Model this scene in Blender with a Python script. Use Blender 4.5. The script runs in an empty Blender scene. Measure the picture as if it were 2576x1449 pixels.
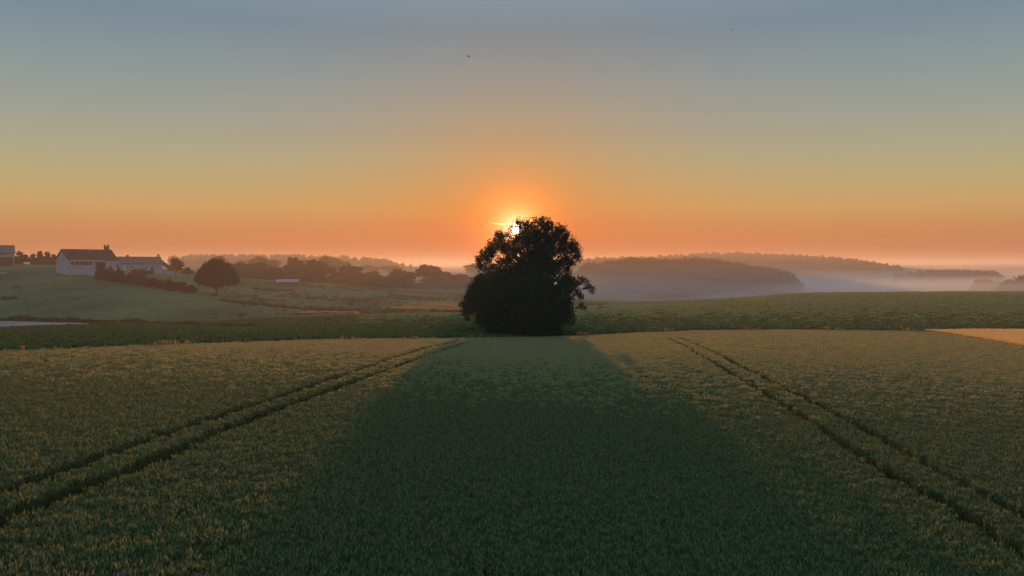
import bpy, bmesh, math, random
import numpy as np
from mathutils import Vector
rng = np.random.default_rng(7); random.seed(7)
S = bpy.context.scene; COL = S.collection
F, HX, HY = 1945.0, 1288.0, 665.0          # focal length and the level line, in pixels of a 2576 wide picture
R = math.radians
SUN_EL, SUN_AZ = R(2.65), R(0.30)          # azimuth measured from +Y towards +X

# ------------------------------------------------------------------ tagging
def tag(o, label=None, cat=None, group=None, kind=None):
    if label: o['label'] = label
    if cat: o['category'] = cat
    if group: o['group'] = group
    if kind: o['kind'] = kind
    return o
def empty(name, loc, rz=0.0, sc=(1, 1, 1)):
    o = bpy.data.objects.new(name, None); COL.objects.link(o)
    o.location = loc; o.rotation_euler = (0, 0, rz); o.scale = sc; o.empty_display_size = .5
    return o
def link(name, me, parent=None):
    o = bpy.data.objects.new(name, me); COL.objects.link(o)
    if parent: o.parent = parent
    return o
def mesh_np(name, V, Fq, mats, midx=None, smooth=False):
    """V (n,3); Fq (m,k) faces of equal length"""
    V = np.asarray(V, np.float32); Fq = np.asarray(Fq, np.int32)
    me = bpy.data.meshes.new(name); k = Fq.shape[1]
    me.vertices.add(len(V)); me.vertices.foreach_set('co', V.ravel())
    me.loops.add(Fq.size); me.loops.foreach_set('vertex_index', Fq.ravel())
    me.polygons.add(len(Fq)); me.polygons.foreach_set('loop_start', np.arange(len(Fq), dtype=np.int32) * k)
    if smooth: me.polygons.foreach_set('use_smooth', np.ones(len(Fq), bool))
    for m in (mats if isinstance(mats, (list, tuple)) else [mats]): me.materials.append(m)
    if midx is not None: me.polygons.foreach_set('material_index', np.asarray(midx, np.int32))
    me.update(calc_edges=True); me.validate()
    return me

# ------------------------------------------------------------------ materials
def nt_new(name):
    m = bpy.data.materials.new(name); m.use_nodes = True
    nt = m.node_tree; nt.nodes.clear()
    return m, nt, nt.nodes.new('ShaderNodeOutputMaterial')
def N(nt, t, **kw):
    n = nt.nodes.new(t)
    for k, v in kw.items():
        if k.startswith('i_'): n.inputs[int(k[2:])].default_value = v
        else: setattr(n, k, v)
    return n
def ramp(nt, fac, stops, mode='LINEAR'):
    r = nt.nodes.new('ShaderNodeValToRGB'); r.color_ramp.interpolation = mode
    el = r.color_ramp.elements
    while len(el) < len(stops): el.new(0.5)
    for e, (p, c) in zip(el, stops): e.position = p; e.color = (*c, 1)
    if fac is not None: nt.links.new(fac, r.inputs[0])
    return r
def surf(name, c1, c2, scale=1.0, rough=.8, c3=None, detail=6, bump=0.0, bscale=None, spec=.2, stretch=(1, 1, 1), lo=.35, hi=.65):
    """diffuse-ish surface, colour mixed by object-space noise"""
    m, nt, out = nt_new(name)
    tc = N(nt, 'ShaderNodeTexCoord'); mp = N(nt, 'ShaderNodeMapping'); mp.inputs['Scale'].default_value = stretch
    nt.links.new(tc.outputs['Object'], mp.inputs[0])
    no = N(nt, 'ShaderNodeTexNoise'); no.inputs['Scale'].default_value = scale; no.inputs['Detail'].default_value = detail
    nt.links.new(mp.outputs[0], no.inputs['Vector'])
    st = [(lo, c1), (hi, c2)] if c3 is None else [(lo, c1), ((lo + hi) / 2, c2), (hi, c3)]
    r = ramp(nt, no.outputs['Fac'], st)
    b = N(nt, 'ShaderNodeBsdfPrincipled'); b.inputs['Roughness'].default_value = rough
    b.inputs['Specular IOR Level'].default_value = spec
    nt.links.new(r.outputs[0], b.inputs['Base Color'])
    if bump:
        n2 = N(nt, 'ShaderNodeTexNoise'); n2.inputs['Scale'].default_value = bscale or scale * 4; n2.inputs['Detail'].default_value = 8
        nt.links.new(mp.outputs[0], n2.inputs['Vector'])
        bp = N(nt, 'ShaderNodeBump'); bp.inputs['Strength'].default_value = 1.0; bp.inputs['Distance'].default_value = bump
        nt.links.new(n2.outputs['Fac'], bp.inputs['Height']); nt.links.new(bp.outputs[0], b.inputs['Normal'])
    nt.links.new(b.outputs[0], out.inputs[0])
    return m
def leafmat(name, c1, c2, trans=.45, tcol=None, c3=None, rough=.6):
    """leaf: diffuse + translucent, a colour of its own per leaf"""
    m, nt, out = nt_new(name)
    g = N(nt, 'ShaderNodeNewGeometry')
    st = [(0, c1), (1, c2)] if c3 is None else [(0, c1), (.8, c2), (1, c3)]
    r = ramp(nt, g.outputs['Random Per Island'], st)
    d = N(nt, 'ShaderNodeBsdfDiffuse'); t = N(nt, 'ShaderNodeBsdfTranslucent')
    nt.links.new(r.outputs[0], d.inputs[0])
    mx = N(nt, 'ShaderNodeMix', data_type='RGBA', blend_type='MULTIPLY'); mx.inputs[0].default_value = 1
    mx.inputs[7].default_value = (*(tcol or (1.3, 1.25, .7)), 1)
    nt.links.new(r.outputs[0], mx.inputs[6]); nt.links.new(mx.outputs[2], t.inputs[0])
    ms = N(nt, 'ShaderNodeMixShader'); ms.inputs[0].default_value = trans
    nt.links.new(d.outputs[0], ms.inputs[1]); nt.links.new(t.outputs[0], ms.inputs[2]); nt.links.new(ms.outputs[0], out.inputs[0])
    return m
M = dict(
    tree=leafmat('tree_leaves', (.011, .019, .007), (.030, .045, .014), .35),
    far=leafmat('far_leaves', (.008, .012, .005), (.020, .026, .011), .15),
    bark=surf('bark', (.035, .028, .02), (.08, .065, .05), 6, .9, bump=.02, stretch=(1, 1, .2)),
    straw=leafmat('wheat_ear', (.21, .22, .12), (.32, .31, .17), .35, (1.2, 1.1, .8)),
    blade=leafmat('wheat_blade', (.060, .114, .052), (.116, .180, .080), .5, (1.3, 1.2, .6)),
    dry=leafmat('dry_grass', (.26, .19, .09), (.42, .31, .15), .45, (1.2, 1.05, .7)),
    weed=leafmat('weed', (.022, .042, .022), (.046, .070, .036), .05),
    beet=leafmat('beet_leaf', (.022, .070, .020), (.054, .118, .034), .12),
)

# ------------------------------------------------------------------ terrain
def near_plane(x, y):
    s = np.where(x < 0, 15 * np.tanh(x / 18.0), 12 * np.tanh(x / 15.0))
    damp = 1 / (1 + (np.maximum(y, 0) / 75.0) ** 2)
    return -6.2 - 0.1 * s * damp - 0.0262 * y
CP = []   # control points: x, y, z
for y in (-10, 0, 8, 16, 28, 42):
    for u in (-1.6, -.9, -.62, -.35, -.1, .1, .35, .62, .9, 1.6):
        x = u * (abs(y) + 20); CP.append((x, y, float(near_plane(np.float64(x), y))))
PX = """0 885 58,-500 895 48,400 868 68,800 855 80,1150 850 93,1320 846 103,1600 836 112,2000 829 119,2330 832 125,2576 865 96,2576 829 135,3100 840 130,3100 870 100,
1300 900 66,1700 900 66,2200 900 70,2576 930 66,700 900 58,300 930 48,0 970 40,
0 850 82,0 831 108,-500 850 100,-500 812 140,0 808 142,0 800 165,500 806 165,400 840 95,800 820 130,1150 805 150,1150 789 200,1300 786 205,1320 815 135,
0 760 186,0 718 216,0 671 262,0 667 300,0 668 420,-500 690 230,-500 660 280,-500 660 500,-500 700 190,
220 690 246,300 703 252,300 688 290,400 685 300,440 684 330,450 732 240,545 742 235,545 762 215,545 708 330,700 712 370,700 740 290,700 765 240,765 783 212,
600 694 420,760 705 430,900 716 440,1100 728 460,1180 731 470,1000 745 370,1180 745 380,1000 765 280,1180 768 285,
500 690 700,700 690 700,900 692 700,1150 694 700,1190 690 850,500 662 1300,850 664 1300,1060 680 1400,1100 677 2200,1190 690 1100,
1600 815 138,2000 800 165,2576 800 170,3100 800 170,1700 766 245,2000 741 325,2250 736.5 345,2576 735.5 345,3100 736 345,1450 783 215,1500 775 260,1500 757 420,
2000 752 450,2250 745 460,2576 745 460,1700 757 450,1480 742 600,1400 745 520,1320 740 560,1280 750 420,1700 750 600,2000 752 580,2150 740 620,2500 735 560,
1500 705 720,1600 693 735,1750 692 735,1850 706 715,1950 724 690,1700 705 900,1400 710 900,1300 705 850,2020 735 700,2100 728 800,
1450 668 1320,1600 664 1340,1780 656 1350,1850 655 1350,1950 660 1330,2100 668 1310,2230 683 1250,2300 700 1120,1900 712 1020,2200 720 960,1500 700 1050,
2400 714 900,2520 722 860,2576 720 860,3100 700 900,2400 690 1500,2576 690 1600,2300 678 2600,2576 674 2600,3100 672 2600,1300 686 1800,1300 676 3000,
0 670 2500,600 670 2600,1000 672 3500,1500 667 4500,2000 666 4500,2350 666.5 5500,2576 664 5500,3100 664 5500,-500 668 1200,-500 668 5000,
0 667 9000,1288 668 9000,2576 667 9000,-500 666.6 16000,1288 666.8 16000,3100 666.6 16000"""
for t in PX.replace('\n', '').split(','):
    px, py, d = map(float, t.split()); CP.append(((px - HX) / F * d, d, -(py - HY) / F * d))
CP = np.array(CP)
def uv(x, y):
    yy = np.maximum(y, -10.0) + 24.0
    return np.clip(x / yy, -1.1, 1.1) * 3.2, np.log(yy)
def norm(x, y): return np.maximum(y, -10.0) + 24.0
def tps(r2): return np.where(r2 > 1e-12, r2 * np.log(np.maximum(r2, 1e-12)) * .5, 0)
cu, cv = uv(CP[:, 0], CP[:, 1]); cs = CP[:, 2] / norm(CP[:, 0], CP[:, 1])
n = len(CP); K = tps((cu[:, None] - cu) ** 2 + (cv[:, None] - cv) ** 2) + np.eye(n) * 2e-3
Pm = np.c_[np.ones(n), cu, cv]
A = np.block([[K, Pm], [Pm.T, np.zeros((3, 3))]]); W = np.linalg.solve(A, np.r_[cs, 0, 0, 0])
def T(x, y):
    """height of the visible surface (crop tops in the wheat, ground elsewhere); the camera is at 0"""
    x = np.asarray(x, float); y = np.asarray(y, float); sh = np.broadcast(x, y).shape
    x, y = np.broadcast_to(x, sh).ravel(), np.broadcast_to(y, sh).ravel(); out = np.empty(x.size)
    for i in range(0, x.size, 20000):
        a, b = uv(x[i:i + 20000], y[i:i + 20000])
        k = tps((a[:, None] - cu) ** 2 + (b[:, None] - cv) ** 2)
        out[i:i + 20000] = (k @ W[:n] + W[n] + W[n + 1] * a + W[n + 2] * b) * norm(x[i:i + 20000], y[i:i + 20000])
    far = np.clip((y - 250) / 300, 0, 1); lim = 20 + 4 * np.tanh(y / 9000)
    out = np.where(out > lim * .6, lim * .6 + lim * .4 * np.tanh((out - lim * .6) / (lim * .4)), out); out = np.maximum(out, -27 + .0 * far)
    # small unevenness of the open land
    out += .10 * np.sin(x * .11 + 1.3 * np.sin(y * .05)) * np.clip((y - 120) / 100, 0, 1)
    return out.reshape(sh)
def Tz(x, y): return float(T(x, y))
def G(px, py, y0=6.0, y1=170.0, ns=4000):
    """first ground point seen at a pixel"""
    ys = np.geomspace(y0, y1, ns); xs = (px - HX) / F * ys
    row = HY - F * T(xs, ys) / ys
    i = np.argmax(row <= py)
    return float(xs[i]), float(ys[i])
def at(px, d):
    x = (px - HX) / F * d
    return x, d, Tz(x, d)

# wheat field outline (world): the far edge, then round behind the camera
EDGE = [(px, d) for px, d in ((-500, 48), (0, 58), (400, 68), (800, 80), (1150, 92), (1320, 101.5), (1480, 105), (1600, 111), (2000, 118.5), (2330, 123.5))]
WP = [((px - HX) / F * d, d) for px, d in EDGE]
WP += [G(2400, 840.5), G(2480, 852.5), G(2576, 868.5), G(2900, 936)]
WP = [(-62, -9)] + WP + [(70, -9)]
WP = np.array(WP)
def inside(poly, x, y):
    x = np.asarray(x); y = np.asarray(y); c = np.zeros(x.shape, bool); j = len(poly) - 1
    for i in range(len(poly)):
        xi, yi = poly[i]; xj, yj = poly[j]
        c ^= ((yi > y) != (yj > y)) & (x < (xj - xi) * (y - yi) / (yj - yi + 1e-12) + xi); j = i
    return c
def segdist(poly, x, y, closed=False):
    d = np.full(np.shape(x), 1e9); m = len(poly)
    for i in range(m if closed else m - 1):
        ax, ay = poly[i]; bx, by = poly[(i + 1) % m]; L = (bx - ax) ** 2 + (by - ay) ** 2 + 1e-12
        t = np.clip(((x - ax) * (bx - ax) + (y - ay) * (by - ay)) / L, 0, 1)
        d = np.minimum(d, np.hypot(x - ax - t * (bx - ax), y - ay - t * (by - ay)))
    return d
CROP = .72
def ground_z(x, y):
    z = T(x, y); ins = inside(WP, x, y)
    k = np.zeros(np.shape(x)); near = ins & (y < 140)
    k[near] = np.clip(segdist(WP, x[near], y[near], True) / .8, 0, 1)
    return z - CROP * k

def grid(us, vs, fz):
    U, Vv = np.meshgrid(us, vs); y = np.exp(Vv) - 24.0; x = U * np.exp(Vv)
    z = fz(x, y); V = np.stack([x, y, z], -1).reshape(-1, 3)
    a, b = len(us), len(vs); i = np.arange((b - 1) * a).reshape(b - 1, a)[:, :-1].ravel()
    return V, np.stack([i, i + 1, i + 1 + a, i + a], -1)
us = np.unique(np.concatenate([np.linspace(-2.6, -.8, 50), np.linspace(-.8, .8, 460), np.linspace(.8, 2.6, 50)]))
vs = np.unique(np.concatenate([np.linspace(math.log(14.0), math.log(30), 20), np.linspace(math.log(30), math.log(190), 330), np.linspace(math.log(190), math.log(2300), 330), np.linspace(math.log(2300), math.log(16500), 70)]))

# ground material: crops and grass told apart by place, each with its own soil / grass colour
def ground_material():
    m, nt, out = nt_new('ground_cover')
    at_ = N(nt, 'ShaderNodeAttribute', attribute_name='cover')
    tc = N(nt, 'ShaderNodeTexCoord')
    def noise(s, d=6, st=(1, 1, 1)):
        mp = N(nt, 'ShaderNodeMapping'); mp.inputs['Scale'].default_value = st; nt.links.new(tc.outputs['Object'], mp.inputs[0])
        n_ = N(nt, 'ShaderNodeTexNoise'); n_.inputs['Scale'].default_value = s; n_.inputs['Detail'].default_value = d
        nt.links.new(mp.outputs[0], n_.inputs['Vector']); return n_.outputs['Fac']
    a = ramp(nt, noise(.05, 8, (1, .45, 1)), [(.3, (.50, .50, .50)), (.5, (1, 1, 1)), (.7, (1.3, 1.25, 1.15))])
    b = ramp(nt, noise(1.1, 8, (1, .5, 1)), [(.3, (.45, .45, .45)), (.7, (1.6, 1.6, 1.6))])
    mx = N(nt, 'ShaderNodeMix', data_type='RGBA', blend_type='MULTIPLY'); mx.inputs[0].default_value = .8
    nt.links.new(at_.outputs['Color'], mx.inputs[6]); nt.links.new(a.outputs[0], mx.inputs[7])
    m2 = N(nt, 'ShaderNodeMix', data_type='RGBA', blend_type='MULTIPLY'); m2.inputs[0].default_value = .8
    nt.links.new(mx.outputs[2], m2.inputs[6]); nt.links.new(b.outputs[0], m2.inputs[7])
    bs = N(nt, 'ShaderNodeBsdfDiffuse'); nt.links.new(m2.outputs[2], bs.inputs[0])
    bp = N(nt, 'ShaderNodeBump'); bp.inputs['Distance'].default_value = .25; bp.inputs['Strength'].default_value = .8
    nt.links.new(noise(2.2, 8), bp.inputs['Height']); nt.links.new(bp.outputs[0], bs.inputs['Normal'])
    nt.links.new(bs.outputs[0], out.inputs[0])
    return m
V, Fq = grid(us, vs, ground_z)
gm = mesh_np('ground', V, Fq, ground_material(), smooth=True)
def cover(x, y):
    px = HX + F * x / np.maximum(y, 5); c = np.empty((len(x), 4), np.float32); c[:, 3] = 1
    c[:, :3] = (.054, .104, .052)                                   # pasture and meadow
    gf = (y < np.interp(px, [-500, 0, 225, 500, 1150, 1450, 2000, 2576], [108, 112, 128, 160, 200, 212, 320, 340])) 
    c[gf, :3] = (.125, .200, .090)                                  # green crop
    low = (y > 480) & (y < 6000) & (px > 1100); c[low, :3] = (.16, .13, .07)
    c[(y > 600) & (px <= 1100), :3] = (.12, .11, .05)
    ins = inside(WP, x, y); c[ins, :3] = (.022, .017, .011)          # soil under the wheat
    return c
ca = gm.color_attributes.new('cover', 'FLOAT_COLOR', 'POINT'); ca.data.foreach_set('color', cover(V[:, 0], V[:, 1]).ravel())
ground = tag(link('ground', gm), 'open rolling farmland under the fields, pasture and hills', kind='structure')

def drape(name, top, mat, lift, label, cat=None, nx=60, ny=14, kind='structure', skirt=True):
    """a sheet over the ground between two world polylines of equal length (list of ((x,y),(x,y)))"""
    P = np.array(top, float); t = np.linspace(0, len(P) - 1, nx); i = np.clip(t.astype(int), 0, len(P) - 2); f = (t - i)[:, None, None]
    Q = P[i] * (1 - f) + P[i + 1] * f
    w = np.linspace(0, 1, ny)[None, :, None]; X = Q[:, None, 0] * (1 - w) + Q[:, None, 1] * w
    z = T(X[..., 0], X[..., 1]) + lift
    if skirt: z[0] -= lift + .4; z[-1] -= lift + .4; z[:, 0] -= lift + .4; z[:, -1] -= lift + .4
    V = np.concatenate([X, z[..., None]], -1).reshape(-1, 3)
    k = np.arange((nx - 1) * ny).reshape(nx - 1, ny)[:, :-1].ravel()
    me = mesh_np(name, V, np.stack([k, k + 1, k + 1 + ny, k + ny], -1), mat, smooth=True)
    return tag(link(name, me), label, cat, kind=kind)

# stubble field (right): ripe, golden
gb = [(2335, 833), (2400, 840), (2480, 852), (2576, 868), (2760, 905), (2900, 935)]
far_ = [(2335, 124), (2420, 128), (2500, 131), (2576, 134), (2760, 140), (2900, 145)]
drape('stubble_field', [(G(*p), at(*q)[:2]) for p, q in zip(gb, far_)], surf('stubble', (.75, .45, .17), (.85, .58, .25), .35, bump=.08, bscale=4, stretch=(.25, 1.6, 1)), .08,
      'bright golden orange stubble field wedge at the right edge', nx=50, ny=24)
# farm road (left)
rd = [(-420, 802, 840), (-100, 806, 829), (0, 808, 823.5), (100, 811.2, 819), (225, 815, 818.5), (250, 816.5, 820), (300, 817.8, 821.8), (360, 819.5, 821.8), (470, 823, 824.5)]
drape('road', [(G(a, b), G(a, c)) for a, b, c in rd], surf('road_asphalt', (.12, .11, .11), (.19, .175, .175), .6, bump=.01), .12, 'pale grey country road beyond the green crop at left', nx=80, ny=8)

# ------------------------------------------------------------------ scattering of countless plants (stuff)
def scatter(name, pts, rot, scl, var, templates, label, kind='stuff', cat=None):
    coll = bpy.data.collections.new(name + '_kinds')
    for i, me in enumerate(templates):
        o = bpy.data.objects.new('%s_%c' % (name, 97 + i), me); coll.objects.link(o)
    me = bpy.data.meshes.new(name); me.vertices.add(len(pts)); me.vertices.foreach_set('co', np.asarray(pts, np.float32).ravel())
    a = me.attributes.new('rot', 'FLOAT_VECTOR', 'POINT'); a.data.foreach_set('vector', np.asarray(rot, np.float32).ravel())
    a = me.attributes.new('scl', 'FLOAT_VECTOR', 'POINT'); a.data.foreach_set('vector', np.asarray(scl, np.float32).ravel())
    a = me.attributes.new('var', 'INT', 'POINT'); a.data.foreach_set('value', np.asarray(var, np.int32))
    g = bpy.data.node_groups.new(name + '_scatter', 'GeometryNodeTree')
    g.interface.new_socket('Geometry', in_out='INPUT', socket_type='NodeSocketGeometry'); g.interface.new_socket('Geometry', in_out='OUTPUT', socket_type='NodeSocketGeometry')
    gi = g.nodes.new('NodeGroupInput'); go = g.nodes.new('NodeGroupOutput')
    ci = g.nodes.new('GeometryNodeCollectionInfo'); ci.inputs[0].default_value = coll; ci.inputs['Separate Children'].default_value = True; ci.inputs['Reset Children'].default_value = True
    ip = g.nodes.new('GeometryNodeInstanceOnPoints'); ip.inputs['Pick Instance'].default_value = True
    def na(nm, ty):
        q = g.nodes.new('GeometryNodeInputNamedAttribute'); q.data_type = ty; q.inputs[0].default_value = nm; return q.outputs[0]
    er = g.nodes.new('FunctionNodeEulerToRotation')
    L = g.links.new
    L(gi.outputs[0], ip.inputs['Points']); L(ci.outputs[0], ip.inputs['Instance']); L(na('var', 'INT'), ip.inputs['Instance Index'])
    L(na('rot', 'FLOAT_VECTOR'), er.inputs[0]); L(er.outputs[0], ip.inputs['Rotation']); L(na('scl', 'FLOAT_VECTOR'), ip.inputs['Scale'])
    L(ip.outputs[0], go.inputs[0])
    o = link(name, me); md = o.modifiers.new('scatter', 'NODES'); md.node_group = g
    return tag(o, label, cat, kind=kind)

class Bld:
    """collects quads with a material index"""
    def __init__(s): s.v = []; s.f = []; s.m = []
    def q(s, pts, m=0):
        k = len(s.v); s.v += [tuple(p) for p in pts]; s.f.append((k, k + 1, k + 2, k + 3)); s.m.append(m)
    def box(s, x0, x1, y0, y1, z0, z1, m=0):
        P = [(x0, y0, z0), (x1, y0, z0), (x1, y1, z0), (x0, y1, z0), (x0, y0, z1), (x1, y0, z1), (x1, y1, z1), (x0, y1, z1)]
        for a in ((0, 3, 2, 1), (4, 5, 6, 7), (0, 1, 5, 4), (1, 2, 6, 5), (2, 3, 7, 6), (3, 0, 4, 7)): s.q([P[i] for i in a], m)
    def tube(s, pts, rad, n_=7, m=0):
        pts = [Vector(p) for p in pts]; rings = []
        for i, p in enumerate(pts):
            d = (pts[min(i + 1, len(pts) - 1)] - pts[max(i - 1, 0)]).normalized()
            a = d.orthogonal().normalized() if abs(d.z) < .9 else Vector((1, 0, 0)).cross(d).normalized(); b = d.cross(a)
            rings.append([p + (a * math.cos(t) + b * math.sin(t)) * rad[i] for t in [2 * math.pi * j / n_ for j in range(n_)]])
        for r0, r1 in zip(rings, rings[1:]):
            for j in range(n_): s.q((r0[j], r0[(j + 1) % n_], r1[(j + 1) % n_], r1[j]), m)
    def mesh(s, name, mats, smooth=False): return mesh_np(name, s.v, s.f, mats, s.m, smooth)

M['blade_far'] = leafmat('wheat_blade_far', (.085, .165, .072), (.155, .235, .105), .5, (1.2, 1.15, .75))  # far copies of blade and ear: brighter grazing light painted into the colour
M['straw_far'] = leafmat('wheat_ear_far_lit', (.34, .31, .17), (.54, .46, .26), .45, (1.2, 1.1, .8))
def wheat_clump(seed, n_=15, r=.16, ears=1):
    rr = random.Random(seed); b = Bld()
    for i in range(n_):
        a = rr.uniform(0, 6.283); d = r * math.sqrt(rr.random()); x, y = d * math.cos(a), d * math.sin(a)
        h = CROP * rr.uniform(.86, 1.0) - .02; la = rr.uniform(0, 6.283); ln = rr.uniform(0, .07)
        tx, ty = x + ln * math.cos(la), y + ln * math.sin(la)
        w = .0035; o = rr.uniform(0, 3.14); cx, cy = w * math.cos(o), w * math.sin(o)
        b.q(((x - cx, y - cy, .05), (x + cx, y + cy, .05), (tx + cx, ty + cy, h), (tx - cx, ty - cy, h)), 0)
        eh = rr.uniform(.08, .12); ew = rr.uniform(.010, .016); ex, ey = tx + eh * .4 * math.cos(la), ty + eh * .4 * math.sin(la)
        for k in range(2 * ears):
            if k == 2: tx += rr.uniform(-.05, .05); ty += rr.uniform(-.05, .05); ex, ey, h = tx, ty, h + rr.uniform(-.05, .02)
            oo = o + k * 1.57; px, py = ew * math.cos(oo), ew * math.sin(oo); mx, my, mz = (tx + ex) / 2, (ty + ey) / 2, h + eh * .42
            b.q(((tx, ty, h - .01), (mx + px, my + py, mz), (ex, ey, h + eh), (mx - px, my - py, mz)), 1 if rr.random() < (.62 if ears == 1 else .95) else 0)
        for k in range(3):
            z0 = h * rr.uniform(.5, .93); t = rr.uniform(0, 6.283); L = rr.uniform(.12, .24); lw = rr.uniform(.006, .012)
            c, s = math.cos(t), math.sin(t); q0 = (x, y, z0); q1 = (x + c * L * .45, y + s * L * .45, z0 + L * rr.uniform(.35, .6)); q2 = (x + c * L, y + s * L, z0 + L * rr.uniform(-.1, .45))
            nx, ny = -s * lw, c * lw
            b.q(((q0[0] - nx * .6, q0[1] - ny * .6, q0[2]), (q0[0] + nx * .6, q0[1] + ny * .6, q0[2]), (q1[0] + nx, q1[1] + ny, q1[2]), (q1[0] - nx, q1[1] - ny, q1[2])), 0)
            b.q(((q1[0] - nx, q1[1] - ny, q1[2]), (q1[0] + nx, q1[1] + ny, q1[2]), (q2[0] + nx * .1, q2[1] + ny * .1, q2[2]), (q2[0] - nx * .1, q2[1] - ny * .1, q2[2])), 0)
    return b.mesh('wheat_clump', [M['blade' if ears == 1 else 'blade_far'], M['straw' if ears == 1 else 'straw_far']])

TR = [[(0, 1305), (153, 1240), (305, 1188), (458, 1123), (671, 1036), (850, 973), (1006, 918), (1100, 884), (1168, 863)],
      [(0, 1230), (153, 1181), (305, 1126), (458, 1074), (671, 1007), (850, 947), (1006, 894), (1090, 870), (1155, 857)],
      [(1680, 849), (1740, 880), (1811, 920), (1955, 1006), (2083, 1086), (2251, 1196), (2404, 1275), (2576, 1388)],
      [(1712, 849), (1760, 869), (1811, 893), (1900, 938), (2037, 1007), (2159, 1068), (2251, 1120), (2404, 1203), (2576, 1294)]]
TRW = []
for tr in TR:
    w = [G(*p) for p in tr]
    e0, e1 = (w[0], w[1]) if w[0][1] < w[-1][1] else (w[-1], w[-2])       # carry the track on past the frame
    ext = (e0[0] - (e1[0] - e0[0]) * 4, e0[1] - (e1[1] - e0[1]) * 4)
    w = [ext] + w if w[0][1] < w[-1][1] else w + [ext]
    TRW.append(w)
print('TRACKS', [[(round(a, 1), round(b, 1)) for a, b in w] for w in TRW])

def field_points(step, ymin, ymax, poly, umax=.80, seed=1):
    r = np.random.default_rng(seed); out = []
    xs = np.arange(-110, 110, step); ys = np.arange(ymin, ymax, step); X, Y = np.meshgrid(xs, ys)
    X = X + r.uniform(-.22, .22, X.shape) * step + .085 * (Y - 40); Y = Y + r.uniform(-.45, .45, Y.shape) * step
    k = (np.abs(X) < umax * Y + 5) & inside(poly, X, Y)
    return X[k], Y[k]
def keep_off_tracks(x, y, half):
    k = np.ones(x.shape, bool); r = np.random.default_rng(3)
    for w in TRW: k &= segdist(w, x, y) > half + .03 * r.standard_normal(x.shape)
    return k
wx, wy, ws = [], [], []
for step, a, b, sc in ((.205, 5, 45, 1.0), (.28, 45, 75, 1.35), (.40, 75, 130, 1.9)):
    x, y = field_points(step, a, b, WP, seed=int(b)); k = keep_off_tracks(x, y, .375 + .05 * (sc - 1)); x, y = x[k], y[k]
    wx.append(x); wy.append(y); ws.append(np.full(x.shape, sc))
WHEAT_FAR = 1
wx, wy, ws = map(np.concatenate, (wx, wy, ws)); z = T(wx, wy) - CROP + .025 * np.sin(wx * 1.9 + np.sin(wy * 1.3) * 2) * np.sin(wy * 1.4) + rng.normal(0, .014, wx.shape)
nw = len(wx); sc3 = np.stack([ws * rng.uniform(.9, 1.1, nw), ws * rng.uniform(.9, 1.1, nw), rng.uniform(.93, 1.07, nw)], -1)
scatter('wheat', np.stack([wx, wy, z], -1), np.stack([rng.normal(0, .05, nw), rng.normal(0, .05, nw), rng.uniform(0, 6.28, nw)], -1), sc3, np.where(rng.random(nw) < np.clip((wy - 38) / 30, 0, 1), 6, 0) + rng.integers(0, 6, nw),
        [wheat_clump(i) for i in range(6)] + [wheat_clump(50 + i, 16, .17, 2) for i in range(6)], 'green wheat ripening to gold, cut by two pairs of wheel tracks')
print('WHEAT', nw)

def tuft(seed, mats, n_=26, r=.16, h=(.35, .8), w=.012, bend=.35):
    rr = random.Random(seed); b = Bld()
    for i in range(n_):
        a = rr.uniform(0, 6.283); d = r * rr.random(); x, y = d * math.cos(a), d * math.sin(a); H = rr.uniform(*h); t = rr.uniform(0, 6.283); L = H * bend * rr.random()
        c, s = math.cos(t), math.sin(t); nx, ny = -s * w, c * w; m = rr.randrange(len(mats))
        q1 = (x + c * L * .35, y + s * L * .35, H * .6); q2 = (x + c * L, y + s * L, H)
        b.q(((x - nx, y - ny, 0), (x + nx, y + ny, 0), (q1[0] + nx, q1[1] + ny, q1[2]), (q1[0] - nx, q1[1] - ny, q1[2])), m)
        b.q(((q1[0] - nx, q1[1] - ny, q1[2]), (q1[0] + nx, q1[1] + ny, q1[2]), (q2[0] + nx * .5, q2[1] + ny * .5, q2[2]), (q2[0] - nx * .5, q2[1] - ny * .5, q2[2])), m)
    return b.mesh('tuft', mats)
# dry grass verge along the far edge of the wheat
vx, vy = [], []
E_ = [p for p in WP[1:-5]]
for (ax, ay), (bx, by) in zip(E_, E_[1:]):
    L = math.hypot(bx - ax, by - ay); k = int(L * 6); t = rng.random(k); nx, ny = -(by - ay) / L, (bx - ax) / L; o = rng.normal(.35, .5, k)
    vx.append(ax + (bx - ax) * t + nx * o); vy.append(ay + (by - ay) * t + ny * o)
vx, vy = np.concatenate(vx), np.concatenate(vy); k = (vy > 40); vx, vy = vx[k], vy[k]
nv = len(vx); hs = rng.uniform(.5, 1.0, nv) * (1 + .7 * np.clip(np.sin(vx * .23) * np.sin(vx * .71 + 1), 0, 1)); 
scatter('dry_grass', np.stack([vx, vy, T(vx, vy) - .45], -1), np.stack([0 * vx, 0 * vx, rng.uniform(0, 6.28, nv)], -1), np.stack([1.6 + 0 * vx, 1.6 + 0 * vx, .85 * hs], -1), rng.integers(0, 4, nv),
        [tuft(i, [M['dry'], M['dry'], M['weed']], w=.014) for i in range(4)], 'tall dry yellow grass along the far edge of the wheat')
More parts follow.
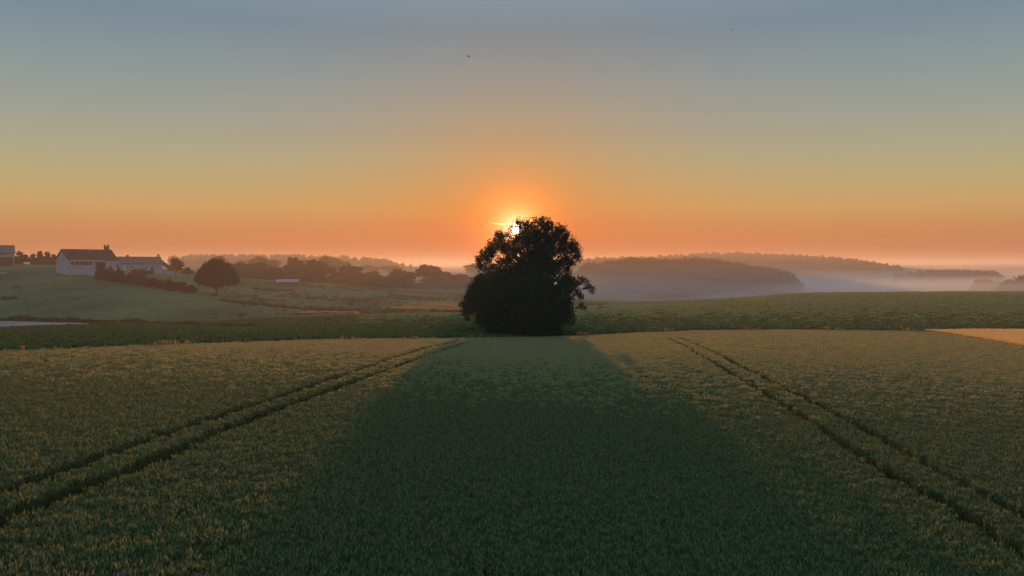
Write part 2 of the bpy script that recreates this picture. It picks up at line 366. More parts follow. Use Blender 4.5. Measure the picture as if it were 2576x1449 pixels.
# golden grass catching the light low on the meadow
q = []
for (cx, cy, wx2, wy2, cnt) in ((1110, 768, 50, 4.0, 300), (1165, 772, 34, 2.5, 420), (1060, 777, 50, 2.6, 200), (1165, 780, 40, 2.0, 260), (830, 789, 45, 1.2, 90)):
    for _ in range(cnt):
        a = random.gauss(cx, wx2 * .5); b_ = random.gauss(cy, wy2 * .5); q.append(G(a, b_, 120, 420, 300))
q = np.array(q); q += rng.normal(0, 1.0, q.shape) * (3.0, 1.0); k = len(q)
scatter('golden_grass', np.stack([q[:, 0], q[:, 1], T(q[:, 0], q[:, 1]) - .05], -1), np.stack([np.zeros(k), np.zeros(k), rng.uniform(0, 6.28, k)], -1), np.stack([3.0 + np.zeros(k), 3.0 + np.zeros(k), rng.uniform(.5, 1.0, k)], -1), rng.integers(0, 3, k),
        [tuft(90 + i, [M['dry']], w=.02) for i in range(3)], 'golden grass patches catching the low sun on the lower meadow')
# ripe stalks standing on the golden field
sx_, sy_ = [], []
gp = [G(*p) for p in gb]; fp = [at(*q)[:2] for q in far_]
for _ in range(15000):
    i = random.random() * (len(gp) - 1); j = int(i); f = i - j; w_ = random.random() * 1.0 - .015
    ax = gp[j][0] * (1 - f) + gp[j + 1][0] * f; ay = gp[j][1] * (1 - f) + gp[j + 1][1] * f; bx2 = fp[j][0] * (1 - f) + fp[j + 1][0] * f; by2 = fp[j][1] * (1 - f) + fp[j + 1][1] * f
    sx_.append(ax * (1 - w_) + bx2 * w_); sy_.append(ay * (1 - w_) + by2 * w_)
sx_, sy_ = np.array(sx_), np.array(sy_); k = len(sx_)
M['ripe'] = leafmat('ripe_stalk', (.72, .43, .17), (.92, .62, .28), .55, (1.2, 1.0, .7))
scatter('ripe_stalks', np.stack([sx_, sy_, T(sx_, sy_) - .18], -1), np.stack([0 * sx_, 0 * sx_, rng.uniform(0, 6.28, k)], -1), np.stack([2.2 + 0 * sx_, 2.2 + 0 * sx_, rng.uniform(.5, .7, k)], -1), rng.integers(0, 3, k),
        [tuft(70 + i, [M['ripe']], w=.016, h=(.4, .7)) for i in range(3)], 'ripe golden stalks on the bright field at the right edge')
# leafy green crop beyond
M['beet_far'] = leafmat('beet_leaf_far_misty', (.115, .180, .078), (.185, .255, .108), .40)  # same crop leaf made paler, mist brightness painted into its colour
def beet(seed, mt='beet'):
    rr = random.Random(seed); b = Bld()
    for i in range(16):
        t = rr.uniform(0, 6.283); L = rr.uniform(.14, .30); w = rr.uniform(.05, .09); el = rr.uniform(.3, 1.2); c, s = math.cos(t), math.sin(t); x, y = rr.uniform(-.2, .2), rr.uniform(-.2, .2)
        q1 = (x + c * L * .5 * math.cos(el), y + s * L * .5 * math.cos(el), .1 + L * .6 * math.sin(el)); q2 = (x + c * L, y + s * L, .1 + L * .7 * math.sin(el))
        b.q(((x, y, .02), (q1[0] - s * w, q1[1] + c * w, q1[2]), q2, (q1[0] + s * w, q1[1] - c * w, q1[2])), 0)
    return b.mesh('beet', [M[mt]])
XX, YY = [], []
for st, ya, yb in ((.75, 45, 140), (1.15, 140, 235), (1.7, 235, 348)):
    X, Y = np.meshgrid(np.arange(-160, 250, st), np.arange(ya, yb, st)); X = X + rng.uniform(-.4, .4, X.shape) * st; Y = Y + rng.uniform(-.4, .4, Y.shape) * st
    pxx = HX + F * X / Y
    k = (np.abs(X) < .72 * Y) & ~inside(WP, X, Y) & (Y < np.interp(pxx, [-500, 0, 225, 500, 1150, 1450, 2000, 2576], [106, 110, 126, 158, 198, 210, 318, 338])) & (Y > np.interp(pxx, [e[0] for e in EDGE] + [2700], [e[1] + 1 for e in EDGE] + [145]))
    XX.append(X[k]); YY.append(Y[k])
X, Y = np.concatenate(XX), np.concatenate(YY); nb = len(X); pxB = HX + F * X / Y
s = (.6 + .007 * Y) * rng.uniform(.8, 1.2, nb)
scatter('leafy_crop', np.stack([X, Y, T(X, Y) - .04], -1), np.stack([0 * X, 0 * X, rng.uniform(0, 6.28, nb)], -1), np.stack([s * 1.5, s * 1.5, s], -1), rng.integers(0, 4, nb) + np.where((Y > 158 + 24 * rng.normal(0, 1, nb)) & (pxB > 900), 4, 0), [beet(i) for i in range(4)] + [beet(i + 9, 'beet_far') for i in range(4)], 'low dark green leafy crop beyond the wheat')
print('BEET', nb)
# weedy bank behind the road
bx_, by_ = [], []
for (a, b_) in [((-60, 805.5), (110, 809)), ((110, 809), (250, 813)), ((250, 813), (330, 814)), ((330, 814), (470, 821)), ((470, 821), (640, 826))]:
    p, q = G(*a), G(*b_); L = math.hypot(p[0] - q[0], p[1] - q[1]); k = int(L * 11); t = rng.random(k)
    bx_.append(p[0] + (q[0] - p[0]) * t + rng.normal(0, .5, k)); by_.append(p[1] + (q[1] - p[1]) * t + rng.normal(.8, .8, k))
bx_, by_ = np.concatenate(bx_), np.concatenate(by_); k = len(bx_)
scatter('bank_weeds', np.stack([bx_, by_, T(bx_, by_) - .05], -1), np.stack([0 * bx_, 0 * bx_, rng.uniform(0, 6.28, k)], -1), np.stack([2.3 + 0 * bx_, 2.3 + 0 * bx_, rng.uniform(.35, .8, k) * (1 + .9 * np.clip(np.sin(bx_ * .35) * np.sin(bx_ * .9), 0, 1))], -1), rng.integers(0, 4, k),
        [tuft(20 + i, [M['weed']], w=.03, n_=34) for i in range(4)], 'dark weeds on the bank behind the country road')
dx_, dy_ = [], []
for (a, b_) in [((556, 757), (600, 762)), ((600, 762), (660, 768)), ((660, 768), (730, 775)), ((730, 775), (800, 779.5)), ((800, 779.5), (905, 783)), ((640, 727), (700, 731)), ((700, 731), (735, 732)), ((850, 722), (905, 733)), ((980, 742), (1060, 748)), ((40, 752), (5, 752))]:
    p, q = G(*a, 120, 420), G(*b_, 120, 420); L = math.hypot(p[0] - q[0], p[1] - q[1]); k = int(L * 5); t = rng.random(k)
    dx_.append(p[0] + (q[0] - p[0]) * t + rng.normal(0, .6, k)); dy_.append(p[1] + (q[1] - p[1]) * t + rng.normal(0, .9, k))
dx_, dy_ = np.concatenate(dx_), np.concatenate(dy_); k = len(dx_)
scatter('ditch_weeds', np.stack([dx_, dy_, T(dx_, dy_) - .05], -1), np.stack([0 * dx_, 0 * dx_, rng.uniform(0, 6.28, k)], -1), np.stack([3.6 + 0 * dx_, 3.6 + 0 * dx_, rng.uniform(.4, 1.1, k)], -1), rng.integers(0, 4, k),
        [tuft(30 + i, [M['weed']], w=.03, n_=34) for i in range(4)], 'dark weeds along the ditch lines crossing the meadow')
# rough grass of the pasture: hummocks and tussocks on the meadow
X = rng.uniform(-150, 40, 16000); Y = rng.uniform(175, 430, 16000); pxx = HX + F * X / Y
lim = np.interp(pxx, [-500, 500, 1150, 1450], [170, 175, 215, 230]); dens = np.clip(np.sin(X * .06 + Y * .03) * np.sin(Y * .075 - X * .02) + .25, 0.06, 1)
dens = dens * np.clip((pxx - 520) / 150, .0, 1) * .45
k = (np.abs(X) < .7 * Y) & (Y > lim) & (rng.random(X.shape) < dens); X, Y = X[k], Y[k]; k = len(X)
scatter('rough_grass', np.stack([X, Y, T(X, Y) - .1], -1), np.stack([0 * X, 0 * X, rng.uniform(0, 6.28, k)], -1), np.stack([5.5 + 0 * X, 3.5 + 0 * X, rng.uniform(.25, .7, k)], -1), rng.integers(0, 4, k),
        [tuft(40 + i, [M['weed']], w=.02, n_=44, bend=.8) for i in range(4)], 'dark tussocks of rough grass on the sloping meadow')

# ------------------------------------------------------------------ trees
def leaves(C, size, mat, name, flat=.0):
    """one leaf (a rhombic quad) at each centre"""
    n_ = len(C); C = np.asarray(C, float)
    a = rng.normal(size=(n_, 3)); a /= np.linalg.norm(a, axis=1)[:, None]
    b = np.cross(a, rng.normal(size=(n_, 3))); b /= np.linalg.norm(b, axis=1)[:, None]
    s = (np.asarray(size) * rng.uniform(.6, 1.35, n_))[:, None]
    V = np.stack([C - a * s * .55, C + b * s * .34, C + a * s * .55, C - b * s * .34], 1).reshape(-1, 3)
    return mesh_np(name, V, np.arange(4 * n_).reshape(-1, 4), mat)
def lobe_leaves(c, r, n_c, n_l, cr=.35, shell=.55, squash=1.0):
    d = rng.normal(size=(n_c, 3)); d /= np.linalg.norm(d, axis=1)[:, None]
    rad = r * (shell + (1 - shell) * rng.random(n_c)) ** 1.0 * np.where(rng.random(n_c) < .25, rng.random(n_c), 1)
    cc = np.asarray(c) + d * rad[:, None] * (1, 1, squash)
    L = np.repeat(cc, n_l, 0) + rng.normal(size=(n_c * n_l, 3)) * cr * .5
    return L

# --- the big lone tree: lobes read off its outline, (x, y, r) in a 1581 px wide enlargement of it
d0 = 103.0; bx0 = (1680 + 760 / 2.635) / 1.4907; TX = (bx0 - HX) / F * d0; TY = d0 + 5.5; TZ0 = Tz(TX, d0) - .75
MPP = d0 / F / 1.4907 / 2.635 * 1.055
def zl(zx, zy): return (zx - 760) * MPP, (1345 - zy) * MPP
dense = [(300, 900, 115), (240, 1020, 95), (400, 800, 105), (400, 1000, 190), (580, 850, 190), (600, 1080, 220), (850, 850, 200), (900, 1080, 230), (1090, 900, 160), (1120, 1060, 120), (1030, 1190, 100), (500, 1210, 95),
         (700, 1240, 110), (900, 1250, 100), (370, 1130, 80), (1130, 1130, 50), (560, 700, 70), (680, 700, 90), (850, 690, 110), (1020, 700, 100), (330, 790, 60), (480, 760, 60), (1180, 800, 80), (450, 1270, 40), (560, 1290, 55), (1000, 1290, 60), (1070, 1280, 36), (820, 1290, 55), (700, 1295, 50), (760, 610, 80), (950, 600, 90), (880, 380, 75), (900, 480, 80), (1000, 400, 55), (830, 540, 70)]
sparse = [(400, 550, 95), (325, 600, 48), (450, 470, 85), (530, 385, 80), (600, 320, 45), (700, 255, 55), (765, 225, 42), (850, 250, 65), (935, 205, 58), (1000, 255, 62), (1080, 340, 78), (1150, 400, 90), (1225, 470, 82), (1275, 520, 58), (1170, 560, 95), (1010, 500, 90), (780, 430, 75), (690, 480, 85), (610, 560, 85), (520, 600, 60), (770, 340, 80), (680, 370, 75), (600, 440, 80), (370, 660, 45), (320, 640, 36), (450, 640, 50), (1190, 650, 55), (1090, 620, 80), (900, 300, 85), (830, 330, 70), (970, 320, 75), (740, 300, 60), (800, 215, 52), (880, 195, 46), (1030, 235, 50), (700, 215, 36), (650, 255, 40), (1060, 275, 50), (1090, 250, 45), (1005, 205, 50), (945, 182, 42), (1130, 300, 50), (1180, 345, 58), (1240, 405, 58), (1275, 465, 52), (1130, 285, 48), (1290, 560, 40), (1225, 610, 46), (480, 400, 52), (420, 465, 56), (355, 540, 52), (300, 580, 34), (1180, 700, 50), (1110, 470, 80), (560, 480, 70), (1160, 330, 45), (510, 320, 36),
          (1345, 775, 48), (1395, 820, 42), (1432, 875, 22), (1290, 900, 52), (1325, 950, 34), (1320, 1030, 26), (1350, 1045, 14), (1225, 770, 60), (1280, 800, 36), (185, 1080, 40), (195, 1150, 30), (155, 1010, 34), (210, 930, 45), (1230, 1150, 40), (1240, 1200, 26)]
tips = []; Ls = []
for (zx, zy, r) in dense:
    u, v = zl(zx, zy); r *= MPP; D = math.sqrt(max(0, 7.2 ** 2 - (u * .85) ** 2)) * (.8 if v < 9 else .35); k = max(1, int(2 * D / (1.3 * r)))
    for w in (np.linspace(-D, D, k) if k > 1 else [0]):
        Ls.append(lobe_leaves((u, w + random.uniform(-.3, .3), v), r, int(26 * r * r + 8), 15, .55, .5))
        tips.append((u, w, v))
for (zx, zy, r) in sparse:
    u, v = zl(zx, zy); r *= MPP; D = math.sqrt(max(0, 6.2 ** 2 - u * u * .75)) * .6; k = 2 if r > .95 else 1
    for w in ([random.uniform(-D, D)] if k == 1 else [random.uniform(-D, -D * .1), random.uniform(D * .1, D)]):
        Ls.append(lobe_leaves((u, w, v), r, int(11.5 * r * r + 4), 21, .42, .3)); tips.append((u, w, v))
Lc = np.concatenate(Ls)
su, sv = zl(675, 290)                                        # a gap high in the crown lets the low sun through
hole = np.hypot(Lc[:, 0] - su, Lc[:, 2] - sv) < .52
Lc = Lc[~hole | (rng.random(len(Lc)) < .05)]
for (zx, zy, rr_) in ((548, 1190, 11), (560, 1165, 8), (560, 1222, 9), (1085, 1100, 12), (1125, 1145, 8), (840, 905, 17), (1005, 735, 16), (1060, 800, 11), (1110, 990, 10), (955, 965, 14), (1140, 945, 14), (1050, 955, 9), (1085, 815, 10), (945, 700, 10), (390, 855, 6), (685, 850, 5), (1165, 865, 7), (930, 1010, 8)):
    su, sv = zl(zx, zy); Lc = Lc[np.hypot(Lc[:, 0] - su, Lc[:, 2] - sv) > (rr_ + 7) * MPP]
Lc = Lc[Lc[:, 2] > .05]
print('LEAVES', len(Lc))
tree = tag(empty('lone_tree', (TX, TY, TZ0)), 'big dark broad tree at the wheat edge with the low sun in its crown', 'tree')
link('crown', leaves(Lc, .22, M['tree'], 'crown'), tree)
b = Bld(); b.tube([(0, 0, -.3), (.1, 0, 1.2), (.2, .1, 4), (.5, 0, 7.2), (1.2, 0, 9.2)], [.85, .6, .52, .42, .32], 12)
link('trunk', b.mesh('trunk', [M['bark']], True), tree)
b = Bld()
for i, (u, w, v) in enumerate(tips):
    if v < 2.0 or (i % 2 and v < 7): continue
    z0 = min(max(1.5, v - 2.2 - abs(u) * .55), 9.0); x0 = np.interp(z0, [0, 4, 7.2, 9.2], [0, .2, .5, 1.2])
    mx, my, mz = (x0 + u) / 2 + random.uniform(-.3, .3), w / 2 + random.uniform(-.3, .3), (z0 + v) / 2 - .25
    r0 = .05 + .025 * math.hypot(u - x0, w, v - z0)
    b.tube([(x0, 0, z0), (mx, my, mz), (u, w, v)], [r0, r0 * .6, .02], 5)
    for k in range(5):
        e = Vector((random.gauss(0, 1), random.gauss(0, 1), random.gauss(0, .8))) * .55
        b.tube([(u * .8 + mx * .2, w * .8 + my * .2, v * .8 + mz * .2), (u + e.x, w + e.y, v + e.z)], [r0 * .3, .008], 4)
link('branches', b.mesh('branches', [M['bark']]), tree)

# --- kinds of distant trees, all 10 m tall
def make_kind(kind, seed, nl=4600, size=.55):
    global rng
    rng = np.random.default_rng(seed); rr = random.Random(seed); L = []
    DOME = dict(round=(3.3, 5.0, 3.9, 34, (.9, 1.5), .6, 160), open=(3.0, 5.9, 3.2, 34, (.6, 1.0), .4, 190), tall=(2.0, 5.0, 4.0, 26, (.8, 1.25), .5, 150), bush=(4.4, 3.4, 5.2, 34, (1.1, 1.9), .7, 170))
    if kind in DOME:
        rx, zc, rz_, nn, rg, cr, dv = DOME[kind]
        for i in range(nn):
            v = Vector((rr.gauss(0, 1), rr.gauss(0, 1), rr.gauss(.15, 1))).normalized() * rr.uniform(.45, 1.0)
            if kind == 'bush' and v.z < 0: v.z *= .4
            L.append(lobe_leaves((v.x * rx, v.y * rx, max(1.0, zc + v.z * rz_)), rr.uniform(*rg), nl // dv, 10, cr, .4))
        if kind == 'open':
            for i in range(5): L.append(lobe_leaves((rr.uniform(-1.4, 1.4), rr.uniform(-1.4, 1.4), rr.uniform(1.2, 3)), 1.1, nl // 150, 10, .5, .45))
    elif kind == 'poplar':
        for i in range(12):
            z_ = 1.0 + i * .75; L.append(lobe_leaves((rr.uniform(-.2, .2), rr.uniform(-.2, .2), z_), .75 * (1 - ((z_ - 4.5) / 7.5) ** 2) + .1, nl // 150, 10, .3, .4))
    elif kind == 'conifer':
        for i in range(14):
            z_ = 1.2 + i * .6; r_ = 2.3 * (1 - z_ / 10.3)
            for k in range(4): t = rr.uniform(0, 6.28); L.append(lobe_leaves((r_ * .6 * math.cos(t), r_ * .6 * math.sin(t), z_), .35 + r_ * .35, nl // 600 + 1, 10, .3, .4, .5))
    C = np.concatenate(L); C[:, 2] = np.maximum(C[:, 2], .15); C[:, 2] *= 10.0 / np.percentile(C[:, 2], 99.7)
    crown = leaves(C, size, M['far'], kind + '_crown')
    b = Bld(); b.tube([(0, 0, -1.2), (0, 0, 1.2), (.1, 0, 4), (.1, 0, 7)], [.34, .27, .2, .05], 7)
    if kind in ('round', 'open', 'tall'):
        for i in range(7):
            t = rr.uniform(0, 6.28); q = rr.uniform(1.2, 2.4) * (.6 if kind == 'tall' else 1); b.tube([(0, 0, rr.uniform(1.8, 4)), (q * .5 * math.cos(t), q * .5 * math.sin(t), 5), (q * math.cos(t), q * math.sin(t), rr.uniform(6, 8))], [.13, .09, .03], 4)
    wid = np.percentile(np.abs(C[:, :2]), 98.5) * 2
    return crown, b.mesh(kind + '_trunk', [M['bark']], True), wid
KINDS = {k: [make_kind(k, 100 + 7 * i + sd) for sd in range(c)] for i, (k, c) in enumerate((('round', 3), ('open', 2), ('tall', 2), ('bush', 3), ('poplar', 1), ('conifer', 2)))}
rng = np.random.default_rng(99)
CNT = [0]; g1 = g2 = ''
def tree_at(kind, px, top, w, d, name, label, cat='tree', group=None, base=None, var=None):
    CNT[0] += 1; ks = KINDS[kind]; crown, trunk, wid = ks[CNT[0] % len(ks) if var is None else var]
    x, y, z_ = at(px, d)
    if base is not None: z_ = min(z_, -(base - HY) / F * d)
    h = -(top - HY) / F * d - z_; sw = w * (1.18 if group in (g1, g2) else 1) / F * d / wid
    o = tag(empty(name, (x, y, z_ - .1), random.uniform(0, 6.28), (sw, sw, h / 10.0)), label, cat, group)
    link('crown', crown, o); link('trunk', trunk, o)
    return o

g1 = 'trees of the hazy treeline across the meadow'
tree_at('round', 548, 646, 42, 520, 'tree', 'hazy tree rising just behind the lone pasture tree', group=g1)
tree_at('round', 604, 660, 48, 430, 'tree', 'round tree right of the lone pasture tree in the treeline', group=g1)
tree_at('round', 663, 647, 58, 620, 'tree', 'pale domed tree, highest behind the left of the treeline', group=g1)
tree_at('round', 648, 662, 56, 440, 'tree', 'dark broad tree below the pale domed tree, left of the tin shed', group=g1)
tree_at('bush', 690, 672, 60, 430, 'tree', 'broad dark tree directly above the tin shed roof', group=g1)
tree_at('open', 743, 648, 34, 450, 'tree', 'wispy tall open tree above the right end of the shed', group=g1)
tree_at('tall', 734, 662, 36, 440, 'tree', 'dark leafy tree beneath the wispy open tree', group=g1)
tree_at('round', 770, 655, 44, 680, 'tree', 'pale tree in the gap right of the wispy open tree', group=g1)
tree_at('round', 797, 656, 66, 440, 'tree', 'large dark rounded tree in the middle of the treeline', group=g1)
tree_at('round', 826, 647, 52, 690, 'tree', 'pale high tree behind the large dark rounded one', group=g1)
tree_at('round', 853, 652, 36, 700, 'tree', 'pale tree stepping down to the right of the pale high one', group=g1)
tree_at('bush', 841, 680, 24, 440, 'tree', 'small dome shaped tree between two large dark ones', group=g1)
tree_at('round', 886, 668, 58, 450, 'tree', 'dark tree with a ragged left side, right of the small dome', group=g1)
tree_at('bush', 932, 682, 54, 455, 'tree', 'flat topped dark tree left of centre in the treeline', group=g1)
tree_at('tall', 925, 667, 44, 820, 'tree', 'faint square tree above the flat topped dark one', group=g1)
tree_at('tall', 980, 669, 46, 820, 'tree', 'faint blocky tree behind the dip in the treeline', group=g1)
tree_at('bush', 982, 693, 40, 460, 'tree', 'low dark tree filling the dip in the treeline', group=g1)
tree_at('round', 1012, 678, 54, 465, 'tree', 'dark tree falling away to the right before the valley gap', group=g1)
tree_at('open', 1081, 667, 54, 480, 'tree', 'open round crown with sky holes, alone right of the valley gap', group=g1)
tree_at('tall', 1118, 685, 30, 490, 'tree', 'small narrow tree right of the open round crown', group=g1)
tree_at('open', 1152, 690, 44, 480, 'tree', 'spiky thin tree nearest the left side of the big tree', group=g1)
tree_at('open', 1180, 697, 30, 485, 'tree', 'little spiky tree half hidden by the big tree', group=g1)
for px, top, w, d, lb in ((1196, 664, 44, 860, 'pale tree block touching the left of the big crown'), (1232, 662, 50, 880, 'pale tree seen through the left of the big crown'), (1270, 664, 46, 880, 'pale tree hidden behind the middle of the big crown')):
    tree_at('round', px, top, w, d, 'tree', lb, group=g1)
g2 = 'bushes under the hazy treeline'
for i, (px, top, w, d, lb) in enumerate([(600, 682, 50, 415, 'low bush under the round tree beside the pasture tree'), (640, 688, 50, 405, 'low bush left of the tin shed'), (672, 693, 44, 400, 'dark bush behind the left end of the shed'), (712, 692, 50, 400, 'dark bush behind the middle of the shed'),
        (756, 690, 54, 410, 'dark bush behind the right end of the shed'), (800, 690, 56, 425, 'dark bush under the large rounded tree'), (846, 697, 50, 430, 'dark bush under the small dome tree'), (890, 698, 56, 435, 'dark bush under the ragged tree'), (935, 703, 50, 440, 'dark bush under the flat topped tree'),
        (978, 707, 48, 445, 'dark bush at the dip of the treeline'), (1020, 706, 50, 450, 'dark bush left of the valley gap'), (1056, 712, 36, 455, 'low hedge bush in the valley gap'), (1086, 706, 44, 460, 'bush at the foot of the open round crown'), (1122, 711, 44, 465, 'bush under the small narrow tree'), (1160, 712, 50, 470, 'bush under the spiky thin tree'), (1200, 711, 50, 475, 'bush half behind the big tree'), (560, 690, 40, 400, 'bush right behind the lone pasture tree')]):
    tree_at('bush', px, top, w, d, 'bush', lb, 'bush', g2)
# lone tree on the pasture, with a mesh of its own
def pasture_tree():
    x, y, z_ = at(546, 235); k = 235 / F; L = []
    for (a, t, r) in [(545, 668, 18), (528, 672, 15), (562, 672, 15), (515, 684, 16), (572, 684, 16), (585, 698, 14), (507, 697, 14), (545, 690, 26), (560, 698, 19), (530, 700, 19), (578, 706, 14), (512, 706, 12), (530, 710, 10), (561, 710, 10), (546, 713, 12), (592, 706, 9), (545, 660, 10), (502, 702, 9), (525, 690, 18), (567, 692, 18)]:
        for w in (-2.6, 0, 2.6):
            L.append(lobe_leaves(((a - 546) * k, w * (1 - ((a - 546) / 60) ** 2), -(t - HY) * k - z_), r * k * .86, int(26 * (r * k) ** 2 + 6), 10, .5, .5))
    o = tag(empty('pasture_tree', (x, y, z_ - .1)), 'dark oval tree standing alone on the pasture slope', 'tree')
    link('crown', leaves(np.concatenate(L), .38, M['tree'], 'crown'), o)
    b = Bld(); b.tube([(-.1, 0, -.4), (0, 0, 1.2), (.1, 0, 4), (0, 0, 7)], [.5, .38, .3, .1], 9)
    for t in range(8): b.tube([(0, 0, 2 + t * .3), (2.4 * math.cos(t * 2.4), 2.4 * math.sin(t * 2.4), 4 + t * .35)], [.16, .05], 5)
    link('trunk', b.mesh('trunk', [M['bark']], True), o)
pasture_tree()
# trees and bushes round the farm
g3 = 'trees on the skyline between the two farm buildings at left'
for px, top, w, kd, lb in ((50, 634, 26, 'tall', 'dark skyline tree touching the left barn'), (66, 641, 18, 'conifer', 'short pointed skyline tree right of the left barn'), (84, 640, 24, 'tall', 'skyline tree in the middle gap'), (100, 632, 22, 'conifer', 'tallest pointed skyline tree left of the white house'), (118, 635, 26, 'tall', 'skyline tree second from the white house'), (134, 640, 20, 'conifer', 'skyline tree nearest the white house gable'), (92, 648, 100, 'bush', 'low broad bush along the skyline left of the white house')):
    tree_at(kd, px, top, w, 330, 'tree' if kd != 'bush' else 'bush', lb, 'tree' if kd != 'bush' else 'bush', g3, base=684)
g5 = 'two slim poplars behind the white house'
tree_at('poplar', 264.5, 617, 6.5, 310, 'poplar_tree', 'left one of two slim poplars over the house roof', group=g5)
tree_at('poplar', 271.5, 616.5, 6, 312, 'poplar_tree', 'right one of two slim poplars over the house roof', group=g5)
g4 = 'hedge bushes running down from the white house'
for px, top, w, d, base, lb in ((254, 660, 26, 236, 694, 'tall bush against the corner of the white house'), (286, 663, 30, 262, 692, 'brown bush between the two farm houses'), (272, 676, 30, 240, 696, 'round bush at the foot of the tall corner bush'), (299, 681, 34, 240, 702, 'dark hedge bush below the brown bush'), (326, 690, 30, 240, 704, 'hedge bush below the grey farmhouse wall'),
        (352, 692, 28, 242, 706, 'small hedge bush right of the farmhouse bushes'), (378, 699, 34, 240, 718, 'hedge bush in the middle of the sloping row'), (404, 703, 30, 240, 722, 'hedge bush fourth from the pasture tree'), (430, 703, 32, 238, 728, 'hedge bush third from the pasture tree'), (456, 709, 32, 237, 731, 'hedge bush second from the pasture tree'), (482, 716, 30, 236, 735, 'hedge bush nearest the pasture tree'), (352, 676, 46, 275, 692, 'wide low bush before the farmhouse wall')):
    tree_at('bush', px, top, w, d, 'bush', lb, 'bush', g4, base=base)
tree_at('tall', 443, 650, 30, 320, 'tree', 'egg shaped tree right of the farmhouse lean-to')
tree_at('bush', 472, 672, 28, 330, 'bush', 'square clipped bush left of the pasture tree', 'bush')
tree_at('conifer', 125, 744, 9, 199, 'sapling', 'young pointed sapling alone high on the open pasture', 'sapling', base=763, var=0)
tree_at('tall', 238, 765, 7, 184, 'sapling', 'faint little sapling low on the open pasture', 'sapling')
tree_at('tall', 612, 766, 9, 214, 'sapling', 'dark young sapling below the pasture tree', 'sapling')
tree_at('bush', 690, 775.5, 20, 222, 'bush', 'very low dark bush on the lower meadow', 'bush')
# right side
tree_at('bush', 2476, 703, 66, 520, 'bush', 'round hazy bush before the misty wood at right', 'bush')
tree_at('bush', 2548, 700, 62, 455, 'tree', 'hazy broad tree at the right edge, left one of the clump', group='trees at the right edge')
tree_at('round', 2590, 690, 80, 465, 'tree', 'hazy tall tree cut by the right edge of the picture', group='trees at the right edge')
tree_at('round', 1852, 634, 16, 1340, 'tree', 'solitary round tree on top of the far wooded ridge')

# woods that read as one mass
def wood(name, label, rows, step, d0_, d1_, canopy, seed, hs=(.92, 1.0, 1.06), taper=30.0):
    r = np.random.default_rng(seed); P = []; Sc = []; 
    px0, px1 = rows[0][0], rows[-1][0]; xs_ = [q[0] for q in rows]
    d = d0_
    while d < d1_:
        px = px0
        while px < px1:
            a, b_ = np.interp(px, xs_, [q[1] for q in rows]), np.interp(px, xs_, [q[2] for q in rows])
            dd = d + r.uniform(-.4, .4) * step; pj = px + r.uniform(-.4, .4) * step / d * F
            if a <= dd <= b_:
                x = (pj - HX) / F * dd; P.append((x, dd, Tz(x, dd) - .5)); h = canopy * min(1, .35 + (px1 - px) / taper) * r.choice(hs) * r.uniform(.95, 1.05) / 10; w = h * r.uniform(1.05, 1.4); Sc.append((w, w, h))
            px += step / d * F
        d += step
    k = len(P); me = []
    for kd, v in (('round', 0), ('round', 1), ('bush', 0), ('tall', 0), ('round', 2)): me.append(KINDS[kd][v][0])
    print(name, k)
    scatter(name, P, np.stack([np.zeros(k), np.zeros(k), r.uniform(0, 6.28, k)], -1), Sc, r.integers(0, 5, k), me, label)
wood('wood', 'hazy wooded knoll with a rounded right end behind the field', [(1455, 640, 660), (1475, 612, 740), (1600, 600, 790), (1750, 600, 790), (1850, 600, 770), (1950, 590, 740), (1992, 585, 660), (2006, 590, 640)], 7.5, 580, 790, 15.5, 3)
wood('ridge_wood', 'long far wooded ridge fading in haze at right', [(1380, 1220, 1350), (1600, 1140, 1370), (1780, 1100, 1390), (1950, 1060, 1390), (2100, 1040, 1370), (2210, 1020, 1300), (2250, 1030, 1240), (2285, 1050, 1180)], 14, 1020, 1390, 12.5, 4)
wood('misty_wood', 'misty low wood beyond the field at the right', [(2270, 940, 1000), (2330, 880, 1000), (2400, 860, 1010), (2480, 850, 980), (2515, 850, 900), (2530, 860, 880)], 12, 850, 1010, 15, 5)
wood('valley_wood', 'faint wooded ridge fading behind the treeline at left', [(440, 1200, 1400), (620, 1200, 1400), (850, 1200, 1400), (1000, 1250, 1420), (1060, 1300, 1420)], 16, 1200, 1420, 10.5, 6, (.6, .8, 1, 1.2, 1.4), 150.0)

